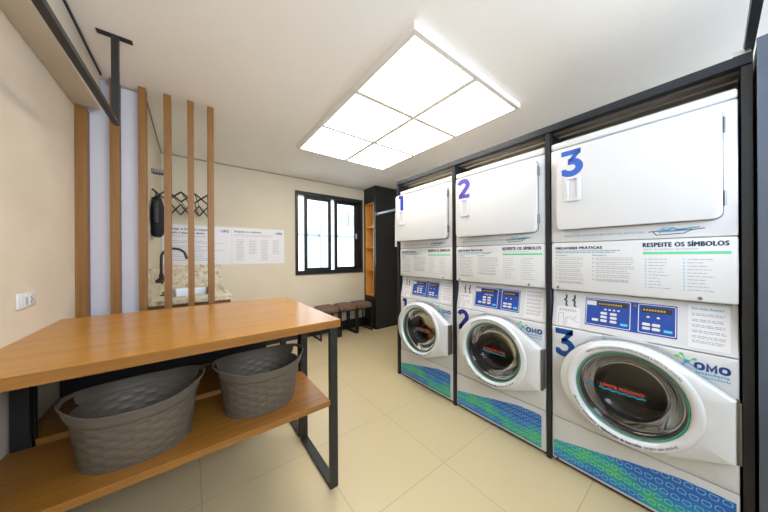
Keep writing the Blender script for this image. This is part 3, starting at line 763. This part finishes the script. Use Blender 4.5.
def washer(k, yl, ajar, nm):
    t = empty('washer', (1.806, yl, 0), 'white front-loading washer marked 3 with blue-green kick decal, the nearest' if k == 3 else ('white front-loading washer marked 2 with blue-green kick decal, the middle one' if k == 2 else 'white front-loading washer marked 1 with its round door ajar, farthest back'), 'washer', -PI / 2, 'front-loading washers')
    cx, cz = .352, .585
    b = nb(); box(b, .002, .016, .03, .72, .02, 1.072); box(b, Wd - .016, Wd - .002, .03, .72, .02, 1.072); box(b, .016, Wd - .016, .70, .72, .02, 1.072)
    box(b, .016, Wd - .016, .06, .70, 1.058, 1.072); box(b, .016, Wd - .016, .05, .70, .02, .04)
    build('cabinet', b, m_white, t)
    build('base', box(nb(), .01, Wd - .01, .02, .70, 0, .02), m_dark, t)
    # main front with round opening
    b = nb(); n = 96; z0, z1 = .286, .848; rect = [(0, z0), (Wd, z0), (Wd, z1), (0, z1)]
    ths = sorted([2 * PI * i / n for i in range(n)] + [math.atan2(z - cz, x - cx) % (2 * PI) for x, z in rect])
    def rim(ins, y):
        rc = [(ins, z0 + ins), (Wd - ins, z0 + ins), (Wd - ins, z1 - ins), (ins, z1 - ins)]; out = []
        for th in ths:
            r_ = ray_hull(th, rc, cx, cz); out.append((cx + r_ * math.cos(th), y, cz + r_ * math.sin(th)))
        return out
    circ = lambda r_, y: [(cx + r_ * math.cos(th), y, cz + r_ * math.sin(th)) for th in ths]
    loops(b, [circ(.20, .03), rim(0, .03), rim(0, .006), rim(.002, .002), rim(.006, 0), circ(.275, 0), circ(.268, .004), circ(.21, .004), circ(.20, .012), circ(.20, .03)], cap0=False, cap1=False)
    build('front_panel', b, m_white, t, smooth=True)
    # kick panel + decal
    build('kick_panel', slab_xz(nb(), rrect(0, Wd, .022, .283, .006, 3), 0, .03, .004), m_white, t, smooth=True)
    y = -.0008
    xr = .677 if k == 3 else .657; rg = random.Random(5); top = [(xr - xr * i / 40, 0) for i in range(41)]
    top = [(x, min(.135 + .215 * x - (.0 if x < .5 else .35 * (x - .5) ** 1.3) + rg.uniform(-.0012, .0012), .27)) for x, _ in top]
    polyprism(nb_ := nb(), [(.006, .036), (xr, .036)] + [(min(max(x, .006), xr), z) for x, z in top], y, 0.0)
    build('kick_decal', nb_, m_decal, t, label='blue and green bubble-patterned decal')
    build('foot_screw', lathe(nb(), [(0, -.003), (.006, -.003), (.006, 0)], 10, .03, .03), m_gasket, t)
    # slanted control panel: bottom at y=0, top at y=.044
    def sl(x, z, off=0.0): 
        f = (z - .851) / .221; return Vector((x, .044 * f - off * .98, z - off * .0))
    cp = empty('control_panel', (0, 0, 0), None, None); cp.parent = t; del_props(cp)
    b = nb(); P = [(0, .851), (Wd, .851), (Wd, 1.069), (0, 1.069)]
    q0 = [(.0, .852), (Wd, .852), (Wd, 1.069), (0, 1.069)]
    loops(b, [[(x, .075, z) for x, z in q0], [tuple(sl(x, z, -.004)) for x, z in q0], [tuple(sl(.003 if x == 0 else Wd - .003, z + (.003 if z < 1 else -.003), 0)) for x, z in q0]])
    build('panel_body', b, m_white, cp)
    def onsl(bm, off):
        for v in bm.verts:
            f = (v.co.z - .851) / .221; v.co.y = v.co.y + .044 * f - off
        return bm
    b = nb(); polyprism(b, rrect(.166, .517, .888, 1.040, .004, 3), 0, .001)
    dsp = build('display_plate', onsl(b, .0010), m_disp, cp)
    b = nb()
    for (x0, x1, zz0, zz1) in ((.171, .355, .896, 1.034), (.386, .512, .896, 1.034)):
        P = rrect(x0, x1, zz0, zz1, .005, 3); ribbon(b, P + [P[0], P[1]], .003, 0, .0005)
    build('border_line', onsl(b, .0016), m_paper, dsp)
    for x0, x1, za, zb in ((.222, .345, 1.003, 1.024), (.398, .50, .997, 1.020)):
        b = nb(); polyprism(b, [(x0, za), (x1, za), (x1, zb), (x0, zb)], 0, .0006); build('lcd', onsl(b, .0018), m_lcd, dsp)
    for x0, x1, zz in ((.226, .325, 1.013), (.402, .482, 1.009)):
        x = x0; b = nb()
        while x < x1:
            quad(b, x, x + .007, zz - .005, zz + .005, 0); x += .010
        build('amber_readout', onsl(b, .0026), m_amber, dsp)
    b = nb(); polyprism(b, [(.174, 1.002), (.216, 1.002), (.216, 1.026), (.174, 1.026)], 0, .0005)
    for (x0, zz) in ((.235, .963), (.235, .943), (.235, .923), (.275, .963), (.275, .943), (.275, .923), (.198, .923), (.400, .938), (.400, .918), (.434, .938), (.434, .918)):
        bb = nb(); polyprism(bb, rrect(x0, x0 + .028, zz - .006, zz + .007, .004, 2), 0, .002); build('button', onsl(bb, .0032), m_whitep, dsp)
    build('logo_plate', onsl(b, .0032), m_whitep, dsp)
    for x0, zz in ((.415, .975), (.45, .975), (.25, .985), (.268, .985), (.286, .985), (.304, .985)):
        bb = nb(); polyprism(bb, rrect(x0, x0 + .011, zz - .004, zz + .004, .003, 2), 0, .0006); build('indicator', onsl(bb, .0032), m_whitep, dsp)
    for xa in (.318, .474):
        b = nb(); polyprism(b, [(xa, .911), (xa + .028, .911), (xa + .028, .922), (xa, .922)], 0, .001); build('start_button', onsl(b, .0026), m_cyan, dsp, label='cyan start button')
    b = nb(); put_text(b, 'OMO', .182, .213, 1.008, .011, 0, .03); build('logo_text', onsl(b, .0024), m_logo, dsp)
    build('lock', onsl(lathe(nb(), [(0, -.004), (.007, -.003), (.008, 0)], 14, .371, 1.024), .001), m_gunm, dsp, smooth=True)
    # notices on the control panel
    b = nb(); polyprism(b, rrect(.549, .665, .868, 1.058, .003, 2), 0, .0006); st = build('notice_sheet', onsl(b, .0007), m_paper, cp)
    b = nb(); put_text(b, 'Bem vindo, Atenção!', .560, .650, 1.036, .010, 0, .01); build('heading_text', onsl(b, .0014), m_tealink, st)
    b = nb(); r3 = random.Random(4); 
    for z in (1.018, .992, .968, .944, .920, .900): dashes(b, .560, .655, z, z - .007, 2, 0, .0032, r3, .1)
    build('printed_text', onsl(b, .0014), m_grey, st)
    b = nb(); polyprism(b, rrect(.024, .142, .857, .972, .003, 2), 0, .0006); st = build('diagram_sheet', onsl(b, .0007), m_paper, cp)
    b = nb(); dashes(b, .036, .13, .958, .950, 2, 0, .004, r3, .1)
    for (P) in ([(.034, .862), (.034, .93), (.06, .935), (.06, .865)], [(.075, .865), (.08, .915), (.11, .90), (.135, .89)], [(.095, .92), (.115, .905), (.125, .93)], [(.066, .862), (.072, .91)]): ribbon(b, P, .0025, 0, .0003)
    build('diagram', onsl(b, .0013), m_grey, st)
    b = nb()
    for x in (.070, .112):
        ribbon(b, [(x, 1.046), (x + .001, 1.026), (x - .008, 1.015), (x + .002, 1.008), (x, .984), (x + .010, .979)], .0085, 0, .0006)
    build('hook_symbol', onsl(b, .0012), m_gasket, cp)
    # decals on the front
    y = -.0008
    build('number_decal', digit(k, .016, .122, .672, .838, y, nb()), nm, t, label='large number %d decal' % k)
    b = nb()
    for x0 in (.566, .634):
        P = rrect(x0 + .0045, x0 + .0265, .7755, .8005, .009, 4); ribbon(b, P + [P[0], P[1]], .0095, y, 0)
    ribbon(b, [(.604, .771), (.604, .8025), (.6155, .779), (.627, .8025), (.627, .771)], .0085, y, 0)
    build('brand_text', b, m_logo, t, label='bold blue OMO lettering')
    b = nb(); put_text(b, 'lavanderia', .572, .662, .755, .012, y, .03); put_text(b, 'compartilhada', .574, .664, .740, .0095, y, .02); build('brand_subtext', b, m_tealink, t)
    b = nb(); ox, oz = .545, .799
    for a, l, w_ in ((150, .034, .011), (118, .034, .010), (35, .028, .009)):
        A_ = math.radians(a); e_ = (ox + l * math.cos(A_), oz + l * math.sin(A_)); ribbon(b, [(ox, oz), e_], .004, y, 0)
        polyprism(b, [(e_[0] + w_ * .8 * math.cos(q), e_[1] + w_ * .6 * math.sin(q)) for q in [2 * PI * i / 14 for i in range(14)]], y - .0002, 0)
    build('splash_green', b, m_lgreen, t)
    b = nb()
    for a, l, w_ in ((235, .030, .012), (-38, .040, .006)):
        A_ = math.radians(a); e_ = (ox + l * math.cos(A_), oz + l * math.sin(A_)); ribbon(b, [(ox, oz), e_], .0055, y, 0)
        polyprism(b, [(e_[0] + w_ * .8 * math.cos(q), e_[1] + w_ * .7 * math.sin(q)) for q in [2 * PI * i / 14 for i in range(14)]], y - .0002, 0)
    polyprism(b, [(ox + .009 * math.cos(q), oz + .008 * math.sin(q)) for q in [2 * PI * i / 14 for i in range(14)]], y - .0003, 0)
    build('splash_blue', b, m_tealink, t)
    b = nb(); ribbon(b, [(.247, .822), (.258, .828), (.268, .820), (.278, .826)], .005, y, 0); ribbon(b, [(.247, .812), (.258, .818), (.268, .810), (.278, .816)], .005, y, 0); build('wave_emblem', b, m_tealink, t)
    b = nb(); r4 = random.Random(8); dashes(b, .290, .43, .825, .813, 2, y, .0045, r4, .1); build('printed_line', b, m_text, t)
    # drum, seen through the door glass
    dr = build('drum', lathe(nb(), [(.205, .035), (.23, .05), (.235, .40), (.05, .42), (0, .42)], 64, cx, cz), m_steel2, t, smooth=True)
    b = nb()
    for a in (80, 200, 320):
        A_ = math.radians(a); p = Vector((math.cos(A_), 0, math.sin(A_))); q = Vector((-math.sin(A_), 0, math.cos(A_))); c0 = Vector((cx, 0, cz))
        L_ = []
        for yy, hh in ((.06, .03), (.12, .07), (.33, .07), (.39, .03)):
            L_.append([c0 + p * .232 - q * .035 + Vector((0, yy, 0)), c0 + p * (.232 - hh) - q * .012 + Vector((0, yy, 0)), c0 + p * (.232 - hh) + q * .012 + Vector((0, yy, 0)), c0 + p * .232 + q * .035 + Vector((0, yy, 0))])
        loops(b, L_)
    build('paddle', b, m_steel2, dr)
    build('gasket', lathe(nb(), [(.202, -.036), (.196, -.040), (.182, -.020), (.168, .02), (.160, .05), (.152, .075), (.172, .085), (.203, .05)], 64, cx, cz), m_gasket, t, smooth=True)
    # door
    hx = .676
    d = empty('door', (hx, -.004, 0), None, None); d.parent = t; del_props(d); d.rotation_euler = (0, 0, math.radians(ajar))
    lx = cx - hx; ht = .129; hc = .563
    hull0 = [(lx + .286 * math.cos(a), cz + .257 * math.sin(a)) for a in [2 * PI * i / 120 for i in range(120)]] + [(0, hc - ht), (0, hc + ht)]
    hull = convex(hull0)
    TH = [2 * PI * i / 160 for i in range(160)]
    cth = [math.atan2(hc + s * ht - cz, -lx) % (2 * PI) for s in (-1, 1)]
    TH = sorted(TH + cth)
    def outer(sc, y): 
        out = []
        for th in TH:
            r_ = ray_hull(th, hull, lx, cz) - sc; out.append((lx + r_ * math.cos(th), y, cz + r_ * math.sin(th)))
        return out
    cr = lambda r_, y: [(lx + r_ * math.cos(th), y, cz + r_ * math.sin(th)) for th in TH]
    b = nb()
    loops(b, [cr(.203, -.010), outer(.004, -.010), outer(0, -.016), outer(0, -.058), outer(.003, -.066), outer(.010, -.070), cr(.250, -.074), cr(.246, -.083), cr(.240, -.0865), cr(.224, -.0865), cr(.214, -.080), cr(.208, -.066), cr(.203, -.040), cr(.203, -.010)], cap0=False, cap1=False)
    dp = build('door_ring', b, m_white, d, smooth=True)
    build('glass_edge', lathe(nb(), [(.2075, -.066), (.205, -.0695), (.201, -.068), (.199, -.060), (.203, -.055)], 72, lx, cz), m_teal, d, smooth=True, label='teal-green edge of the glass')
    build('inner_ring', lathe(nb(), [(.199, -.064), (.193, -.061), (.190, -.050), (.196, -.030), (.202, -.050)], 72, lx, cz), m_darkring, d, smooth=True)
    build('glass', lathe(nb(), [(.196, -.058), (.188, -.054), (.176, -.030), (.165, .010), (.145, .045), (.11, .060), (.05, .066), (0, .067)], 64, lx, cz), m_door_glass, d, smooth=True)
    y = -.0872
    b = nb(); arc_text(b, 'Durante o fechamento', lx, cz, .232, 202, 240, .012, y, .02); arc_text(b, 'a higienização da borracha', lx, cz, .232, 242, 284, .013, y, .045); arc_text(b, 'sempre que possível', lx, cz, .232, 286, 318, .012, y, .008)
    build('ring_text', b, m_text, d); b = nb()
    arc_text(b, 'VERIFIQUE A POSIÇÃO DAS ROUPAS ANTES DE FECHAR A PORTA DA LAVADORA', lx, cz, .228, 132, 38, .010, y, .008, bottom=False)
    build('ring_text', b, m_text, d)
    b = nb(); put_text(b, 'LIMITE MÁXIMO', -.445, -.272, .556, .017, .030, .02); build('limit_text', b, m_red, d, label='red LIMITE MÁXIMO lettering on the glass')
    b = nb(); ribbon(b, [(-.450 + i * .0068, .545 + .004 * math.sin(i * 1.3)) for i in range(28)], .007, .0295, .0302); build('wave_line', b, m_tealink, d)
    b = nb(); tube(b, [(.006, -.052, hc - ht + .004), (.006, -.052, hc + ht - .004)], .0075, 10); box(b, -.002, .010, -.05, -.006, hc - ht + .004, hc + ht - .004)
    hg = build('hinge', b, m_hinge, d, smooth=True)
    b = nb()
    for i in range(30): lathe(b, [(0, -.0602), (.0026, -.0602), (.0026, -.0575)], 8, .006, hc - ht + .012 + i * .0086)
    build('hinge_hole', b, m_gasket, hg)
    return t
for k, yl, aj, wj, n1, n2 in ((3, ML[0], 1.0, 0.0, m_num3, m_numw3), (2, ML[1], 3.2, 0.0, m_num2, m_numw2), (1, ML[2], 7.5, 3.0, m_num1, m_numw1)):
    washer(k, yl, wj, n2); dryer(k, yl, aj, n1)
